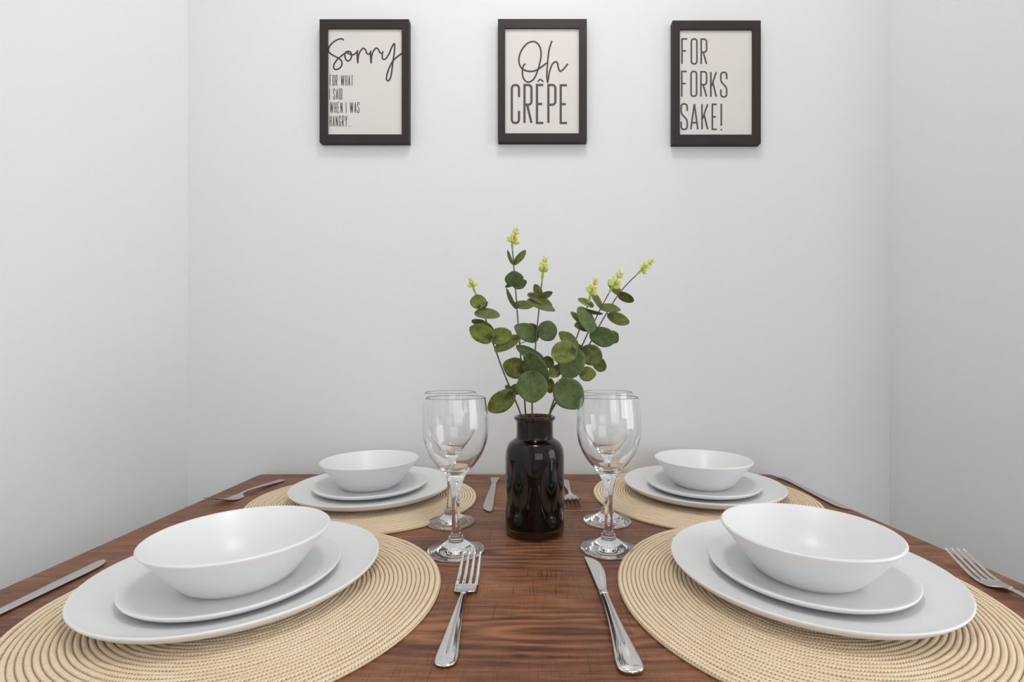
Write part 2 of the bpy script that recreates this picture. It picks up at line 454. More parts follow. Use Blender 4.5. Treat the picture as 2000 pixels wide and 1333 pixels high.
# dinner plate: shallow coupe with a rounded rim
PR, SR, BR = .1353, .0967, .0835
DP = [(0, .0052), (.05, .0052), (.078, .0056), (.095, .0072), (.112, .0108), (.125, .0146), (.1325, .0182), (.1344, .0189), (.1353, .0180), (.1350, .0167), (.1336, .0150),
      (.1285, .0104), (.120, .0064), (.106, .0036), (.086, .0020), (.080, .0012), (.0790, 0), (.0755, 0), (.0745, .0014), (.05, .0016), (0, .0016)]
SP = [(0, .0040), (.035, .0040), (.054, .0044), (.068, .0058), (.082, .0086), (.0940, .0122), (.0958, .0128), (.0967, .0120), (.0964, .0108), (.0952, .0094),
      (.0908, .0060), (.082, .0036), (.066, .0024), (.060, .0018), (.0575, .0012), (.0565, 0), (.0540, 0), (.053, .0010), (.035, .0014), (0, .0014)]
BP = [(0, .0058), (.022, .0060), (.036, .0078), (.0475, .0142), (.058, .0238), (.0685, .0352), (.0805, .0476), (.0824, .0486), (.0835, .0478), (.0833, .0462),
      (.0775, .0385), (.0690, .0272), (.0615, .0176), (.0555, .0102), (.0510, .0052), (.0478, .0028), (.0458, .0020), (.0446, .0015), (.0440, 0), (.0415, 0), (.0405, .0014), (.02, .0020), (0, .0020)]
def dish(name, prof, cat, group):
    root = tag(empty(name), None, cat, group)
    # a piece is its glazed body and its foot ring
    idx = [i for i, p in enumerate(prof) if p[1] == 0]
    a, b = idx[0]-1, idx[-1]+1
    pa = catmull(prof[:a+1], 3); pc = catmull(prof[b:], 3)
    lathe_multi('body', [pa, pc], M_CHINA, root)
    lathe('foot_ring', prof[a:b+1], M_CHINA, root, 128)
    return root
def lathe_multi(name, profs, mat, parent, seg=128):
    V = []; Fc = []
    for prof in profs:
        ring = []
        for r, z in prof:
            if r < 1e-6: ring.append([len(V)]*seg); V.append((0, 0, z))
            else:
                ring.append(list(range(len(V), len(V)+seg)))
                V += [(r*math.cos(2*PI*k/seg), r*math.sin(2*PI*k/seg), z) for k in range(seg)]
        for i in range(len(prof)-1):
            A, B = ring[i], ring[i+1]
            for k in range(seg):
                k2 = (k+1) % seg; q = []
                for x in (A[k], A[k2], B[k2], B[k]):
                    if x not in q: q.append(x)
                if len(q) > 2: Fc.append(tuple(q))
    return mesh_obj(name, V, Fc, mat, parent)
dp0 = dish('dinner_plate', DP, 'plate', 'large white dinner plates')
sp0 = dish('side_plate', SP, 'plate', 'small white plates')
bp0 = dish('cereal_bowl', BP, 'bowl', 'white bowls')
settings = [('front left', (-.3076, .4917), (-.3063, .4822), (-.3012, .4764)),
            ('front right', (.2867, .4972), (.2882, .4948), (.2851, .4869)),
            ('back left', (-.2829, .8174), (-.2913, .8289), (-.2941, .8306)),
            ('back right', (.2972, .8265), (.3000, .8314), (.3022, .8367))]
z1 = TT+MATH+.0002; z2 = z1+.0053+.0003; z3 = z2+.0041+.0003
for i, (nm, p, s, b) in enumerate(settings):
    for src, pos, z, lab in ((dp0, p, z1, 'large white porcelain dinner plate lying on the %s placemat'),
                             (sp0, s, z2, 'smaller white plate between the bowl and dinner plate, %s setting'),
                             (bp0, b, z3, 'white porcelain bowl, topmost of the %s stack of plates')):
        o = src if i == 0 else copy_tree(src)
        o.location = (pos[0], pos[1], z); o['label'] = lab % nm

# ------------------------------------------------------------------ cutlery
def loft(name, st, mat, parent, nu=14, groove=None, flat=3.2):
    """st: stations (s, xl, xr, zbottom, thickness); closed rounded section along +Y"""
    V = []; Fc = []; M_ = len(st)
    f = lambda u: (1-abs(u)**flat)**.5
    if groove: us = [-1, -.97, -.88, -.7, -.45, -.26, -.16, -.10, -.05, 0, .05, .10, .16, .26, .45, .7, .88, .97, 1]
    else: us = [-1, -.95, -.8, -.5, -.2, .2, .5, .8, .95, 1]
    per = [(u, f(u)) for u in us]+[(u, -f(u)*.9) for u in (.97, .8, .4, -.4, -.8, -.97)]
    for (y, a, b, zb, th) in st:
        for (u, w) in per:
            x = (a+b)/2+u*(b-a)/2
            z = zb+th/2+w*th/2
            if groove and w > .3:
                g = groove(y)
                z -= g*math.exp(-(u/.075)**2); z += g*.45*math.exp(-((abs(u)-.22)/.14)**2)
            V.append((x, y, z))
    n = len(per)
    for i in range(M_-1):
        for k in range(n):
            k2 = (k+1) % n
            Fc.append((i*n+k, i*n+k2, (i+1)*n+k2, (i+1)*n+k))
    Fc.append(tuple(range(n))[::1]); Fc.append(tuple(range((M_-1)*n, M_*n))[::-1])
    return mesh_obj(name, V, Fc, mat, parent)
def stations(keys, n=5): return catmull(keys, n)
def make_fork(mat, ridge=True):
    root = tag(empty('fork'), None, 'fork', 'steel forks')
    # handle from y=0 (end) to .108, then neck, head, tines to .178
    H = stations([(0, -.0004, .0004, .0014, .0003), (.0003, -.0030, .0030, .0009, .0014), (.0010, -.0050, .0050, .0008, .0018), (.0026, -.0070, .0070, .0007, .0021), (.006, -.0084, .0084, .0006, .0024), (.014, -.0088, .0088, .0006, .0026), (.035, -.0070, .0070, .0018, .0027), (.065, -.0048, .0048, .0036, .0029),
                  (.090, -.0032, .0032, .0046, .0032), (.104, -.0028, .0028, .0040, .0032)])
    loft('handle', H, mat, root, 16, (lambda y: .0009 if .016 < y < .1 else 0) if ridge else None)
    zc = [(.104, .0040), (.110, .0030), (.116, .0014), (.122, .0007), (.130, .0006), (.140, .0022), (.152, .0062), (.165, .0112), (.178, .0165)]
    def zat(y):
        for i in range(len(zc)-1):
            if zc[i][0] <= y <= zc[i+1][0]:
                t_ = (y-zc[i][0])/(zc[i+1][0]-zc[i][0]); return zc[i][1]*(1-t_)+zc[i+1][1]*t_
        return zc[-1][1]
    HD = stations([(.104, -.0028, .0028, .0040, .0032), (.1095, -.0035, .0035, .0031, .0028), (.1120, -.0062, .0062, .0024, .0024), (.1145, -.0102, .0102, .0018, .0021), (.118, -.0120, .0120, .0011, .0020), (.125, -.0124, .0124, .0006, .0019), (.1312, -.0125, .0125, .0007, .0019)], 4)
    loft('head', HD, mat, root, 12, None, 9)
    for i in range(4):
        xc = -.0100+.00667*i
        st = [(.1275, xc-.0018, xc+.0018, .0010, .0012), (.1300, xc-.0022, xc+.0022, .0008, .0016)]
        for j in range(11):
            y = .1310+(.178-.131)*j/10; t_ = j/10
            w = .0024-.0009*t_; w = w*(.45 if j == 10 else 1)
            xx = xc*(1-.04*t_)
            st.append((y, xx-w, xx+w, zat(y), .0018-.0004*t_))
        loft('tine', st, mat, root, 5, None, 6)
    return root
def make_knife(mat):
    root = tag(empty('knife'), None, 'knife', 'steel knives')
    H = stations([(0, -.0004, .0004, .0022, .0004), (.0004, -.0040, .0040, .0013, .0024), (.0014, -.0068, .0068, .0009, .0036), (.0034, -.0091, .0091, .0006, .0045), (.007, -.0103, .0103, .0004, .0052), (.018, -.0102, .0102, .0003, .0058), (.038, -.0082, .0082, .0004, .0060), (.065, -.0060, .0060, .0008, .0060),
                  (.094, -.0047, .0047, .0010, .0058), (.1150, -.0044, .0044, .0010, .0055)])
    loft('handle', H, mat, root, 16, lambda y: .0010 if .03 < y < .112 else 0)
    for y in (.1150, .1185):
        loft('bolster_ring', [(y, -.0044, .0044, .0010, .0053), (y+.0006, -.0047, .0047, .0009, .0057), (y+.0019, -.0047, .0047, .0009, .0057), (y+.0026, -.0043, .0043, .0012, .0050), (y+.0035, -.0043, .0043, .0014, .0045)], mat, root, 10)
    B = stations([(.1215, -.0044, .0044, .0016, .0036), (.127, -.0046, .0050, .0018, .0024), (.138, -.0050, .0068, .0018, .0018), (.155, -.0054, .0094, .0018, .0015), (.174, -.0058, .0108, .0018, .0014), (.188, -.0062, .0100, .0018, .0012),
                  (.198, -.0066, .0066, .0018, .0011), (.205, -.0068, .0010, .0018, .0010), (.2085, -.0068, -.0046, .0018, .0008)], 4)
    loft('blade', B, mat, root, 8)
    return root
def make_flat_knife(mat):
    """plain satin knife: flared handle end, narrow neck, long leaf-shaped blade"""
    root = tag(empty('table_knife'), None, 'knife', 'plain satin knives')
    H = stations([(0, -.0090, .0090, .0008, .0014), (.0006, -.0098, .0098, .0006, .0022), (.003, -.0100, .0100, .0004, .0030), (.018, -.0078, .0078, .0004, .0034), (.040, -.0054, .0054, .0005, .0036), (.062, -.0050, .0050, .0006, .0034)])
    loft('handle', H, mat, root, 10)
    B = stations([(.062, -.0050, .0050, .0006, .0034), (.085, -.0054, .0060, .0010, .0026), (.115, -.0058, .0074, .0013, .0020), (.150, -.0062, .0088, .0014, .0017), (.178, -.0064, .0098, .0014, .0015), (.192, -.0064, .0088, .0014, .0013),
                  (.202, -.0062, .0052, .0014, .0011), (.2075, -.0052, .0005, .0014, .0010), (.209, -.0045, -.0030, .0014, .0008)], 4)
    loft('blade', B, mat, root, 8)
    return root
def place2(o, a, b, z=0.0003):
    """handle end at ground point a, far end towards b"""
    ang = math.atan2(b[1]-a[1], b[0]-a[0])-PI/2
    o.location = (a[0], a[1], TT+z); o.rotation_euler = (0, 0, ang)
gf = lambda px, py, z=.002: ground(px, py, z)
fork_f = make_fork(M_POL)
fork_f['label'] = 'polished fork with a grooved handle, right of the front left placemat'
place2(fork_f, gf(867, 1303), gf(924, 1075, .0165))
kn = make_knife(M_POL); kn['label'] = 'polished knife with a rounded handle, left of the front right placemat'
place2(kn, gf(1236, 1318), gf(1153, 1092))
fork_r = make_fork(M_SATIN, False); fork_r['label'] = 'satin steel fork at the far right table edge, tines pointing back'
a_ = gf(1864, 1074, .0165); b_ = gf(1979, 1158, .004)
d_ = Vector(b_)-Vector(a_); d_.normalize(); s_ = Vector(a_)+d_*.178
place2(fork_r, tuple(s_), a_)
fork_bl = copy_tree(fork_r); fork_bl['label'] = 'dark satin fork left of the back left placemat, tines pointing forward'
a_ = gf(552, 937.5); b_ = gf(441, 968, .012); d_ = (Vector(b_)-Vector(a_)).normalized()
place2(fork_bl, a_, tuple(Vector(a_)+d_*.178))
fork_br = copy_tree(fork_r); fork_br['label'] = 'steel fork half hidden behind the brown glass vase'
b_ = gf(1123, 975, .0165); a_ = gf(1103, 941)
d_ = (Vector(b_)-Vector(a_)).normalized()
place2(fork_br, tuple(Vector(b_)-d_*.178), b_)
k1 = make_flat_knife(M_SATIN); k1['label'] = 'satin knife left of the front left placemat, cut by the photo edge'
tip = gf(207, 1094); o_ = gf(0, 1196); d_ = (Vector(o_)-Vector(tip)).normalized()
place2(k1, tuple(Vector(tip)+d_*.209), tip)
k2_ = copy_tree(k1); k2_['label'] = 'satin knife between the back left placemat and the brown vase'
place2(k2_, gf(967, 934), gf(953, 1000))
k3 = copy_tree(k1); k3['label'] = 'satin knife along the table edge at the back right corner'
place2(k3, gf(1524, 931.5), gf(1660, 997.5))



# ------------------------------------------------------------------ wine glasses
def wine_glass():
    root = tag(empty('wine_glass'), None, 'wine glass', 'clear wine glasses')
    foot_in = [(0, .0026), (.012, .0024), (.024, .0014), (.0315, .0003), (.0335, .0003)]
    foot = catmull([(.0335, .0003), (.0350, .0012), (.0345, .0024), (.029, .0042), (.020, .0076), (.0138, .0112), (.0102, .0138)], 5)
    stem = catmull([(.0102, .0138), (.0091, .0152), (.0094, .0168), (.0088, .0186), (.0072, .0198), (.0062, .0216), (.0054, .028), (.0049, .045), (.0049, .058), (.0056, .070), (.0072, .081), (.0100, .0905), (.0128, .0965)], 5)
    outer = catmull([(.0128, .0965), (.0175, .1025), (.0255, .1120), (.0330, .1235), (.0378, .1360), (.0400, .1490), (.0402, .1610), (.0390, .1760), (.0368, .1935)], 6)
    rim = [(.0367, .1941), (.0363, .1944), (.0359, .1941)]
    inner = catmull([(.0358, .1935), (.0379, .1760), (.0389, .1610), (.0386, .1490), (.0362, .1370), (.0314, .1248), (.0240, .1138), (.0165, .1058), (.0088, .1012), (0, .1000)], 6)
    bowl = outer+rim+inner
    def nrm(a, b):
        tr, tz = b[0]-a[0], b[1]-a[1]; l = math.hypot(tr, tz); return (tz/l, -tr/l)
    n1 = nrm(foot[-2], stem[1]); n2 = nrm(stem[-2], outer[1])
    split_lathe([('foot', foot_in+foot[1:], None, n1), ('stem', stem, n1, n2), ('bowl', bowl, n2, None)], [M_GLASS]*3, root, 96)
    return root
wg = wine_glass()
for i, (px, py, s, lab) in enumerate(((890.5, 1077, 1, 'clear wine glass, the nearer of the two left of the vase'),
                                   (1188.5, 1072.5, 1, 'clear wine glass, the nearer of the two right of the vase'),
                                   (880, 1021, 1, 'clear wine glass, the farther of the two left of the vase'),
                                   (1186, 1018.5, 1, 'clear wine glass, the farther of the two right of the vase'))):
    o = wg if i == 0 else copy_tree(wg)
    x, y = ground(px, py); o.location = (x, y, TT+.0001); o.scale = (1, 1, .987); o['label'] = lab

# ------------------------------------------------------------------ vase
VX, VY = .0, F*.236/(1038.5-Y0)
VX = (1044.5-X0)*VY/F
vz = empty('glass_vase', (VX, VY, TT+.0002)); tag(vz, 'dark brown glass bottle vase holding the eucalyptus sprigs', 'vase')
vb_out = catmull([(.0370, .0002), (.0398, .0020), (.0408, .0060), (.0408, .0130), (.0408, .030), (.0408, .070), (.0408, .102), (.0404, .110), (.0385, .1180), (.0345, .1245), (.0290, .1285), (.0262, .1305), (.0256, .1330)], 5)
neck = catmull([(.0256, .1330), (.0254, .1400), (.0254, .1500), (.0257, .1545)], 4)
lip = catmull([(.0257, .1545), (.0276, .1552), (.0287, .1570), (.0287, .1592), (.0276, .1606), (.0258, .1610), (.0243, .1604), (.0236, .1590), (.0234, .1570)], 4)
inn = catmull([(.0234, .1570), (.0232, .1400), (.0234, .1320), (.0268, .1268), (.0325, .1220), (.0366, .1155), (.0383, .1080), (.0386, .1000), (.0386, .070), (.0386, .030), (.0384, .0140), (.0365, .0108), (.0310, .0102), (0, .0120)], 5)
def nrm(a, b):
    tr, tz = b[0]-a[0], b[1]-a[1]; l = math.hypot(tr, tz); return (tz/l, -tr/l)
na = nrm(vb_out[-2], neck[1]); nb_ = nrm(neck[-2], lip[1]); nc = nrm(lip[-2], inn[1])
split_lathe([('body', [(0, .0015), (.030, .0012)]+vb_out, None, na), ('neck', neck, na, nb_), ('lip', lip, nb_, nc), ('inner_wall', inn, nc, None)], [M_BROWNGLASS]*4, vz, 96)

# ------------------------------------------------------------------ eucalyptus
rl = random.Random(3)
def leaf_mesh(L, Wd, mat, parent, base, tipd, nrmv, cup, curl, heart):
    """oval leaf: base point, unit direction to the tip, unit normal towards the viewer"""
    nu_, nv = 16, 8
    ex, pt, ph = rl.uniform(.80, 1.0), rl.uniform(.05, .42), rl.uniform(0, 6)
    side = tipd.cross(nrmv).normalized()
    V = []; Fc = []; UV = []; uvp = []
    th = .00035
    for layer in (0, 1):
        for i in range(nu_+1):
            u = i/nu_
            uu = .5-.5*math.cos(PI*u)
            w = (1-abs(2*uu**ex-1)**2.1)**.5*(1-pt*max(0, (uu-.55)/.45)**1.6) if 0 < uu < 1 else 0
            w *= 1+.025*math.sin(7*uu+ph)
            w = max(w, .02)*Wd/2
            for j in range(nv+1):
                v = -1+2*j/nv
                back = -heart*L*(abs(v)**1.5)*(1-uu)**3
                p = base+tipd*(uu*L+back)+side*(v*w)+nrmv*(cup*Wd*(v*v)*.5*w/(Wd/2)-curl*L*(uu-.25)**2+(0 if layer == 0 else -th))
                V.append(tuple(p)); uvp.append((uu, v))
    S = (nu_+1)*(nv+1)
    for i in range(nu_):
        for j in range(nv):
            a = i*(nv+1)+j; q = (a, a+1, a+nv+2, a+nv+1)
            Fc.append(q); UV.append([uvp[x] for x in q])
            r = tuple(x+S for x in q[::-1]); Fc.append(r); UV.append([uvp[x] for x in r])
    bd = [j for j in range(nv+1)]+[i*(nv+1)+nv for i in range(1, nu_+1)]+[nu_*(nv+1)+j for j in range(nv-1, -1, -1)]+[i*(nv+1) for i in range(nu_-1, 0, -1)]
    for a, b in zip(bd, bd[1:]+bd[:1]):
        q = (b, a, a+S, b+S); Fc.append(q); UV.append([uvp[x % S] for x in q])
    return mesh_obj('leaf', V, Fc, mat, parent, uvs=UV)
def tube(name, pts, radii, mat, parent, seg=8):
    V = []; Fc = []; n = len(pts)
    for i, p in enumerate(pts):
        p = Vector(p); d = (Vector(pts[min(i+1, n-1)])-Vector(pts[max(i-1, 0)])).normalized()
        a = d.cross(Vector((0, 1, .1))).normalized(); b = d.cross(a)
        for k in range(seg):
            t_ = 2*PI*k/seg; V.append(tuple(p+(a*math.cos(t_)+b*math.sin(t_))*radii[i]))
    for i in range(n-1):
        for k in range(seg):
            k2 = (k+1) % seg; Fc.append((i*seg+k, i*seg+k2, (i+1)*seg+k2, (i+1)*seg+k))
    Fc.append(tuple(range(seg))); Fc.append(tuple(range((n-1)*seg, n*seg))[::-1])
    return mesh_obj(name, V, Fc, mat, parent)
CP = lambda x, y: (900+x/3.3325, 430+y/3.3325)
def P3(x, y, D): return at_depth(*CP(x, y), D)
G, Y, K = M_LEAF_G, M_LEAF_Y, M_LEAF_D
# every sprig: label, depth at the mouth and at the tip, foot inside the vase, stem, bud stem, bud tip, leaves (base, tip, width, material, depth offset)
SPR = [
 ('eucalyptus sprig leaning left, lowest of the sprigs, with round olive leaves', -.012, -.020, (-.012, -.010),
  [(388, 1285), (335, 1130), (270, 970), (228, 850), (200, 775), (165, 655), (125, 565), (97, 478)], [(95, 478), (80, 435)], (58, 382), .75,
  [((118, 572), (108, 483), 106, Y, -.004), ((125, 580), (184, 545), 44, K, .004), ((104, 604), (252, 634), 70, K, -.006), ((150, 668), (78, 644), 40, K, .005),
   ((198, 768), (64, 700), 122, Y, -.008), ((202, 722), (140, 668), 56, Y, .006), ((202, 768), (332, 742), 112, Y, -.004), ((372, 768), (250, 885), 84, K, .006),
   ((332, 1130), (180, 1245), 132, Y, -.010), ((333, 1118), (292, 1076), 38, K, .006), ((330, 1112), (398, 1092), 74, K, .012)]),
 ('tallest eucalyptus sprig, upright left of the vase centre', .006, .010, (-.008, .006),
  [(425, 1290), (415, 1170), (402, 1020), (395, 950), (375, 700), (360, 500), (347, 330), (337, 200)], [(337, 200), (334, 150)], (366, 52), 1.05,
  [((336, 282), (282, 205), 24, K, 0), ((345, 280), (432, 206), 46, Y, -.003), ((350, 425), (345, 336), 122, G, -.003), ((347, 430), (427, 395), 66, G, -.006), ((352, 405), (292, 443), 28, G, .003),
   ((358, 568), (261, 470), 32, K, 0), ((357, 556), (470, 530), 58, K, .004), ((492, 768), (348, 700), 112, G, -.014), ((505, 712), (425, 692), 52, Y, .008),
   ((408, 985), (276, 935), 138, Y, -.004), ((455, 985), (425, 876), 44, K, .012), ((530, 918), (382, 792), 78, G, -.018), ((450, 992), (396, 948), 34, Y, -.012)]),
 ('upright eucalyptus sprig in the middle of the vase with the largest front leaves', -.014, -.010, (0, -.012),
  [(465, 1290), (465, 1150), (474, 980), (482, 880), (490, 780), (505, 620), (520, 480), (527, 408)], [(527, 408), (535, 335)], (550, 240), 1.05,
  [((516, 492), (478, 421), 56, K, 0), ((520, 500), (591, 462), 44, K, -.002), ((450, 485), (583, 578), 56, K, .004), ((448, 525), (588, 630), 62, G, -.005),
   ((512, 728), (630, 716), 136, G, .002), ((448, 880), (552, 1070), 116, G, -.024), ((462, 1000), (466, 1190), 200, G, -.026), ((580, 1040), (588, 1132), 62, Y, .012),
   ((590, 905), (540, 950), 84, Y, .010), ((640, 960), (578, 1020), 80, Y, .006)]),
 ('short eucalyptus sprig leaning right, nearest the centre, with a pale yellow bud', .000, .004, (.010, -.004),
  [(570, 1285), (618, 1140), (670, 1000), (708, 880), (745, 790), (790, 660), (832, 540)], [(832, 540), (845, 480)], (885, 382), 1.0,
  [((855, 560), (768, 503), 42, Y, 0), ((765, 655), (730, 588), 38, K, .003), ((852, 718), (764, 570), 92, G, -.008), ((872, 690), (738, 704), 84, K, .002), ((800, 580), (926, 596), 24, K, -.002),
   ((748, 834), (632, 740), 86, K, -.006), ((742, 850), (584, 878), 150, Y, -.034), ((745, 850), (686, 1032), 178, G, -.014)]),
 ('long eucalyptus sprig leaning right with a yellow bud beside a dark leaf', .012, .022, (.012, .006),
  [(577, 1285), (640, 1150), (705, 1000), (762, 880), (830, 730), (870, 660), (912, 572), (962, 480)], [(962, 480), (985, 440)], (1048, 330), 1.25,
  [((912, 570), (848, 466), 42, K, 0), ((915, 572), (1043, 580), 56, K, -.002), ((855, 735), (1003, 790), 128, G, -.014), ((790, 850), (918, 912), 134, K, -.012), ((780, 1002), (884, 1004), 96, Y, -.004),
   ((645, 1062), (772, 1217), 196, G, -.050)]),
 ('longest eucalyptus sprig leaning furthest right towards the wall print', .020, .040, (.014, .004),
  [(586, 1285), (650, 1150), (728, 1005), (800, 880), (885, 720), (950, 605), (1025, 487), (1085, 415), (1140, 362)], [(1140, 362), (1175, 325)], (1258, 255), 1.0,
  [((1027, 482), (988, 382), 60, K, 0), ((1037, 480), (1113, 546), 62, K, -.003), ((965, 625), (1100, 662), 76, K, -.003), ((962, 742), (1020, 795), 88, Y, .006), ((880, 902), (930, 992), 84, Y, -.004),
   ((640, 1130), (722, 1236), 32, Y, -.030), ((800, 880), (760, 812), 46, Y, -.003)]),
]
for si, (lab, dm, dt, foot, stem, bstem, btip, bs, leaves) in enumerate(SPR):
    n = len(stem)
    pts = []
    for i, (x, y) in enumerate(stem):
        D = VY+dm*.6+(dt-dm*.6)*i/(n-1)
        if i == 0: D = VY+foot[1]
        pts.append(P3(x, y, D))
    # start inside the vase, through the mouth
    mouth = pts[0].copy()
    rr = math.hypot(mouth.x-VX, mouth.y-VY)
    if rr > .020:
        mouth.x = VX+(mouth.x-VX)*.020/rr; mouth.y = VY+(mouth.y-VY)*.020/rr
    mouth.z = TT+.1585
    pts[0] = mouth
    d0 = (pts[1]-mouth); low = Vector((VX+foot[0]*-1.2+.002*si-.004, VY-foot[1]*1.1, TT+.016))
    full = [low, mouth.lerp(low, .45)]+pts
    full = [Vector(p) for p in catmull([tuple(p) for p in full], 5)]
    root = empty('eucalyptus_sprig', tuple(low)); tag(root, lab, 'plant', 'eucalyptus sprigs in the vase')
    inv = -low
    m = len(full)
    tube('stem', [p+inv for p in full], [.00125-.00045*i/(m-1) for i in range(m)], M_STEM, root)
    bp = [P3(x, y, VY+dt) for x, y in bstem]; tipp = P3(*btip, VY+dt)
    tube('bud_stem', [bp[0]+inv, (bp[0].lerp(bp[1], .5))+inv, bp[1]+inv, bp[1].lerp(tipp, .5)+inv, tipp.lerp(bp[1], .1)+inv], [.0009, .0017, .0015, .0006, .0004], M_BUDSTEM, root)
    # bud: whorls of small fleshy leaflets
    ax = (tipp-bp[1]); Lb = ax.length; ax.normalize()
    V = []; Fc = []
    sidev = ax.cross(Vector((0, 1, 0))).normalized(); dep = ax.cross(sidev)
    for lvl, (t0, ln, wd, cnt) in enumerate(((.04, .0105, .0070, 4), (.26, .0085, .0052, 4), (.58, .0068, .0036, 4), (.80, .0060, .0028, 3))):
        for c in range(cnt):
            a = 2*PI*c/cnt+lvl*.8+rl.random()*.6+si
            rad = sidev*math.cos(a)+dep*math.sin(a)
            d = (ax*(.75 if lvl else .45)+rad*.75+Vector((rl.uniform(-.2, .2), 0, rl.uniform(-.2, .2)))).normalized(); sd = d.cross(rad.cross(d)).normalized()
            o = bp[1]+ax*(t0*Lb); nn = d.cross(sd)
            b0 = len(V); ln_ = ln*bs
            for u_, w_ in ((0, .12), (.3, .8), (.6, 1), (.85, .65), (1, .1)):
                for v_ in (-1, 0, 1):
                    V.append(tuple(o+d*(u_*ln_)+sd*(v_*w_*wd*bs/2)+nn*(.0008*abs(v_)-.0004*0)+inv))
            for v_ in (0,):
                for i in range(4):
                    for j in range(2):
                        A = b0+i*3+j; Fc.append((A, A+1, A+4, A+3))
    bo = mesh_obj('bud', V, Fc, M_BUD, root); sm = bo.modifiers.new('thick', 'SOLIDIFY'); sm.thickness = .0007
    for (b, tp, wd, mt, dz) in leaves:
        # depth of the sprig at that height
        yy_ = b[1]; fr = min(max((stem[0][1]-yy_)/(stem[0][1]-stem[-1][1]), 0), 1)
        D = VY+dm*.6+(dt-dm*.6)*fr+dz*.75
        A = P3(*b, D); Bv = P3(*tp, D)
        d = Bv-A; L = d.length; Wd = wd/3.3325*D/F
        # narrow leaves are seen turned about their axis, wide ones face the viewer
        ratio = min(Wd/(L*.86), 1.0)
        ang = math.acos(ratio)*(.8 if ratio < .75 else .3)*(1 if rl.random() < .5 else -1)
        real_w = Wd/max(math.cos(ang), .3)
        dn = d.normalized(); view = (Vector((0, 0, CAMZ))-A).normalized()
        nv_ = (view-dn*view.dot(dn)).normalized()
        R = Matrix.Rotation(ang, 3, dn); nv_ = R @ nv_
        # small tilt so that the leaves catch the light differently
        ax2 = dn.cross(nv_); tl = rl.uniform(-.35, .35)
        R2 = Matrix.Rotation(tl, 3, ax2); d2 = R2 @ dn; n2 = R2 @ nv_
        leaf_mesh(L/max(math.cos(tl), .5), real_w, mt, root, A+inv, d2, n2, rl.uniform(.06, .2), rl.uniform(-.1, .16), .10)
        # stalk from the leaf to the stem
        near = min(full, key=lambda q: (q-A).length)
        if .002 < (near-A).length < .03:
            tube('leaf_stalk', [near+inv, near.lerp(A, .5)+inv, A+inv], [.0006, .0005, .0005], M_STEM, root, 6)

# ------------------------------------------------------------------ framed prints
FD = .967; PD = FD+.004
sF = FD/F; sP = PD/F
def ribbon(lines, w, mat, parent, name='lettering'):
    V = []; Fc = []
    for li, pts in enumerate(lines):
        closed = pts[0] == pts[-1] and len(pts) > 2
        P = [Vector(p) for p in (pts[:-1] if closed else pts)]
        n = len(P); b0 = len(V)
        if not closed:
            pass
        for i, p in enumerate(P):
            pr = P[(i-1) % n] if (closed or i > 0) else None; nx = P[(i+1) % n] if (closed or i < n-1) else None
            d1 = (p-pr).normalized() if pr is not None else (nx-p).normalized()
            d2 = (nx-p).normalized() if nx is not None else d1
            tn = (d1+d2)
            if tn.length < .2: tn = d2
            tn.normalize(); nn = Vector((-tn.y, tn.x)); sc_ = min(1/max(nn.dot(Vector((-d2.y, d2.x))), .5), 1.6)
            for s in (-1, 1): 
                q = p+nn*s*w/2*sc_; V.append((q.x, -(li % 6)*2e-5-i*1.6e-6, q.y))
        for i in range(n if closed else n-1):
            j = (i+1) % n; Fc.append((b0+2*i, b0+2*j, b0+2*j+1, b0+2*i+1))
    return mesh_obj(name, V, Fc, mat, parent, smooth=False)
def arc(cx_, cy_, rx, ry, a0, a1, n=6): return [(cx_+rx*math.cos(math.radians(a0+(a1-a0)*k/n)), cy_+ry*math.sin(math.radians(a0+(a1-a0)*k/n))) for k in range(n+1)]
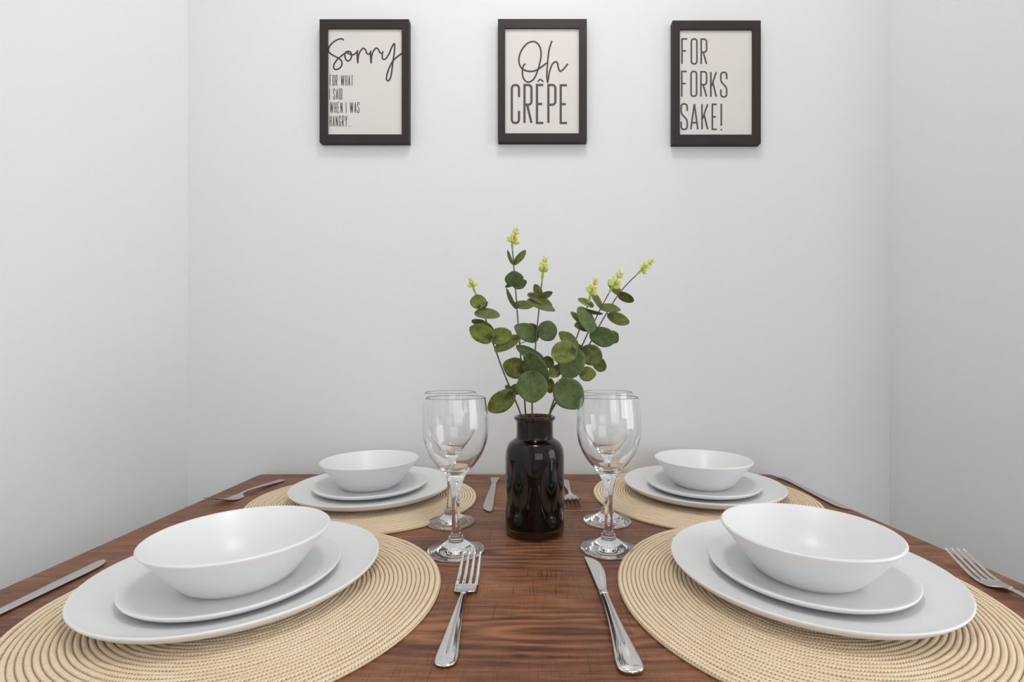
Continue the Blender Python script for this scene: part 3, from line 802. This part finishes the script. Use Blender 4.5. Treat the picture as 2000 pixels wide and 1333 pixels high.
def glyph(ch, asp):
    """strokes in a unit box; asp = width/height so that corners stay round"""
    r = .42; q = min(r*asp, .3)
    tl = arc(r, 1-q, r, q, 180, 90); tr = arc(1-r, 1-q, r, q, 90, 0); br = arc(1-r, q, r, q, 0, -90); bl = arc(r, q, r, q, -90, -180)
    if ch == 'O': o = tl+tr+br+bl; return [o+[o[0]]]
    if ch == 'C': return [[(1, .68)]+tr[::-1]+tl[::-1]+bl[::-1]+br[::-1]+[(1, .32)]]
    if ch == 'G': return [[(1, .70)]+tr[::-1]+tl[::-1]+bl[::-1]+br[::-1]+[(1, .46), (.5, .46)]]
    if ch == 'F': return [[(0, 0), (0, 1), (1, 1)], [(0, .52), (.8, .52)]]
    if ch == 'E': return [[(1, 1), (0, 1), (0, 0), (1, 0)], [(0, .50), (.82, .50)]]
    if ch == 'R': return [[(0, 0), (0, 1)]+tr+arc(1-r, .48+q, r, q, 0, -90)+[(0, .48)], [(.38, .48), (1, 0)]]
    if ch == 'P': return [[(0, 0), (0, 1)]+tr+arc(1-r, .48+q, r, q, 0, -90)+[(0, .48)]]
    if ch == 'D': o = [(0, 0), (0, 1)]+tr+br+[(0, 0)]; return [o]
    if ch == 'K': return [[(0, 0), (0, 1)], [(1, 1), (.1, .42)], [(.38, .58), (1, 0)]]
    if ch == 'S': return [[(1, .72)]+tr[::-1]+tl[::-1]+[(0, .70), (.12, .60), (.88, .40), (1, .30)]+br+bl+[(0, .30)]]
    if ch == 'A': return [[(0, 0), (.5, 1)], [(.5, 1), (1, 0)], [(.17, .26), (.83, .26)]]
    if ch == 'I': return [[(.5, 0), (.5, 1)]]
    if ch == 'H': return [[(0, 0), (0, 1)], [(1, 0), (1, 1)], [(0, .5), (1, .5)]]
    if ch == 'N': return [[(0, 0), (0, 1)], [(0, 1), (1, 0)], [(1, 0), (1, 1)]]
    if ch == 'T': return [[(0, 1), (1, 1)], [(.5, 1), (.5, 0)]]
    if ch == 'W': return [[(0, 1), (.26, 0)], [(.26, 0), (.5, 1)], [(.5, 1), (.74, 0)], [(.74, 0), (1, 1)]]
    if ch == 'Y': return [[(0, 1), (.5, .45)], [(.5, .45), (1, 1)], [(.5, .45), (.5, 0)]]
    if ch == '.': return [[(.5, 0), (.5, .045)]]
    if ch == '!': return [[(.5, 1), (.5, .17)], [(.5, 0), (.5, .055)]]
    return []
def framed(lab, ox0, oy0, ox1, oy1, ix0, iy0, ix1, iy1, crop, rz=0):
    """outer and inner front edges in photo pixels; crop = (left, top) of the traced close-up, 4.759 times enlarged"""
    cxp, cyp = (ox0+ox1)/2, (oy0+oy1)/2
    C = Vector(((cxp-X0)*sF, 0, CAMZ-(cyp-Y0)*sF))
    root = empty('picture_frame', (C.x, WD-.0006, C.z)); tag(root, lab, 'picture', 'framed prints on the back wall')
    X = lambda x: (x-cxp)*sF; Z = lambda y: -(y-cyp)*sF
    y0, y1 = FD-WD+.0006, 0
    o = [(X(ox0), Z(oy1)), (X(ox1), Z(oy1)), (X(ox1), Z(oy0)), (X(ox0), Z(oy0))]
    i_ = [(X(ix0), Z(iy1)), (X(ix1), Z(iy1)), (X(ix1), Z(iy0)), (X(ix0), Z(iy0))]
    names = ('bottom_rail', 'right_rail', 'top_rail', 'left_rail')
    for k in range(4):       # four mitred rails
        k2 = (k+1) % 4
        V = []
        for (a, yy) in ((o[k], y0), (o[k2], y0), (i_[k2], y0), (i_[k], y0), (o[k], y1), (o[k2], y1), (i_[k2], y1), (i_[k], y1)): V.append((a[0], yy, a[1]))
        ob = mesh_obj('frame_rail', V, [(0, 1, 2, 3), (4, 7, 6, 5), (0, 4, 5, 1), (3, 2, 6, 7), (0, 3, 7, 4), (1, 5, 6, 2)], M_FRAME, root, smooth=False)
    yp = PD-WD+.0006
    pr = mesh_obj('print', [(X(ix0-1), yp, Z(iy1+1)), (X(ix1+1), yp, Z(iy1+1)), (X(ix1+1), yp, Z(iy0-1)), (X(ix0-1), yp, Z(iy0-1)),
                            (X(ix0-1), -.001, Z(iy1+1)), (X(ix1+1), -.001, Z(iy1+1)), (X(ix1+1), -.001, Z(iy0-1)), (X(ix0-1), -.001, Z(iy0-1))],
                  [(0, 1, 2, 3), (4, 7, 6, 5), (0, 4, 5, 1), (3, 2, 6, 7), (0, 3, 7, 4), (1, 5, 6, 2)], M_PAPER, root, smooth=False)
    def loc(cx_, cy_):
        px, py = crop[0]+cx_/4.759, crop[1]+cy_/4.759
        return ((px-X0)*sP-C.x, CAMZ-(py-Y0)*sP-C.z)
    def script(strokes, w, mat):
        r = ribbon([[loc(*p) for p in catmull(s, 7)] for s in strokes], w/4.759*sP, mat, pr); r.location = (0, yp-.00012, 0)
    def caps(items, w, mat):
        lines = []
        for ch, x0_, x1_, yt, yb in items:
            asp = (x1_-x0_)/(yb-yt)
            for st in glyph(ch, asp):
                lines.append([loc(x0_+w/2+(x1_-x0_-w)*p[0], yb-w/2-(yb-yt-w)*p[1]) if ch not in 'I.!' else loc((x0_+x1_)/2, yb-(yb-yt)*p[1]) for p in st])
        r = ribbon(lines, w/4.759*sP, mat, pr); r.location = (0, yp-.00012, 0)
    return script, caps
def spaced(word, x0_, x1_, yt, yb):
    wd = {'I': .16, 'W': 1.75, ' ': .75, '.': .16}; gap = .42
    ws = [wd.get(c, 1) for c in word]; tot = sum(ws)+gap*(len(word)-1); u = (x1_-x0_)/tot; x = x0_; out_ = []
    for c, w in zip(word, ws):
        if c != ' ': out_.append((c, x, x+w*u, yt, yb))
        x += (w+gap)*u
    return out_
scr, cap = framed('dark framed print reading Sorry for what I said when I was hangry', 624, 37.5, 798.6, 278, 639.7, 55, 784.6, 262.6, (600, 20))
scr([[(340, 281), (325, 268), (288, 272), (240, 300), (203, 345), (198, 382), (225, 410), (270, 435), (305, 456), (323, 485), (318, 520), (292, 545), (262, 551), (246, 535), (252, 500), (280, 460), (318, 425), (352, 402), (385, 392)],
     [(385, 385), (362, 388), (350, 415), (356, 450), (376, 472), (400, 460), (413, 425), (405, 392), (385, 383), (375, 392), (392, 408), (425, 415), (452, 400), (470, 378)],
     [(468, 372), (465, 430), (471, 490), (474, 440), (490, 388), (520, 355), (543, 370), (552, 398), (572, 410), (590, 390)],
     [(590, 375), (589, 430), (594, 490), (598, 440), (612, 388), (640, 353), (664, 368), (676, 395), (700, 402)],
     [(705, 380), (697, 415), (702, 452), (725, 455), (756, 415), (782, 355), (805, 313), (814, 330), (809, 400), (797, 480), (787, 560), (776, 625), (755, 658), (738, 642), (742, 600), (762, 540), (792, 480), (832, 438), (880, 402)]], 14, M_INK)
L = spaced('FOR WHAT', 208, 427, 603, 704)+spaced('I SAID', 207, 326, 728, 831)+spaced('WHEN I WAS', 210, 486, 854, 957)+spaced('HANGRY...', 207, 408, 981, 1083)
cap(L, 6, M_INK)
scr, cap = framed('dark framed print reading Oh crêpe, middle one on the wall', 972.5, 37, 1146.2, 276, 986.5, 54.3, 1131, 260.5, (950, 20))
scr([[(365, 498), (345, 515), (335, 560), (340, 620), (365, 660), (400, 668), (440, 640), (470, 580), (495, 500), (508, 420), (500, 350), (470, 305), (430, 292), (380, 310), (335, 360), (308, 420), (303, 480), (320, 530), (360, 560), (410, 570), (460, 560), (510, 530), (560, 490)],
     [(610, 285), (590, 340), (575, 420), (568, 500), (562, 600), (568, 668), (575, 640), (590, 560), (615, 500), (645, 480), (662, 495), (668, 535), (685, 568), (710, 555), (740, 520), (757, 498)]], 15, M_INK)
cap([('C', 225, 314, 685, 1060), ('R', 343, 430, 685, 1060), ('E', 459, 540, 685, 1060), ('P', 565, 652, 685, 1060), ('E', 680, 760, 688, 1060)], 22, M_INK2)
scr([[(476, 666), (500, 640)], [(500, 640), (530, 666)]], 15, M_INK2)
scr, cap = framed('dark framed print reading For forks sake!', 1313.5, 40, 1486, 280.5, 1328, 57, 1470, 263, (1290, 20))
cap([('F', 192, 256, 260, 507), ('O', 279, 346, 260, 507), ('R', 370, 436, 262, 510), ('F', 190, 252, 562, 812), ('O', 276, 343, 562, 808), ('R', 368, 436, 565, 811), ('K', 460, 526, 568, 814), ('S', 553, 623, 570, 814),
     ('S', 184, 256, 864, 1116), ('A', 274, 355, 864, 1116), ('K', 378, 446, 866, 1116), ('E', 474, 531, 868, 1116), ('!', 555, 575, 870, 1118)], 15.5, M_INK2)
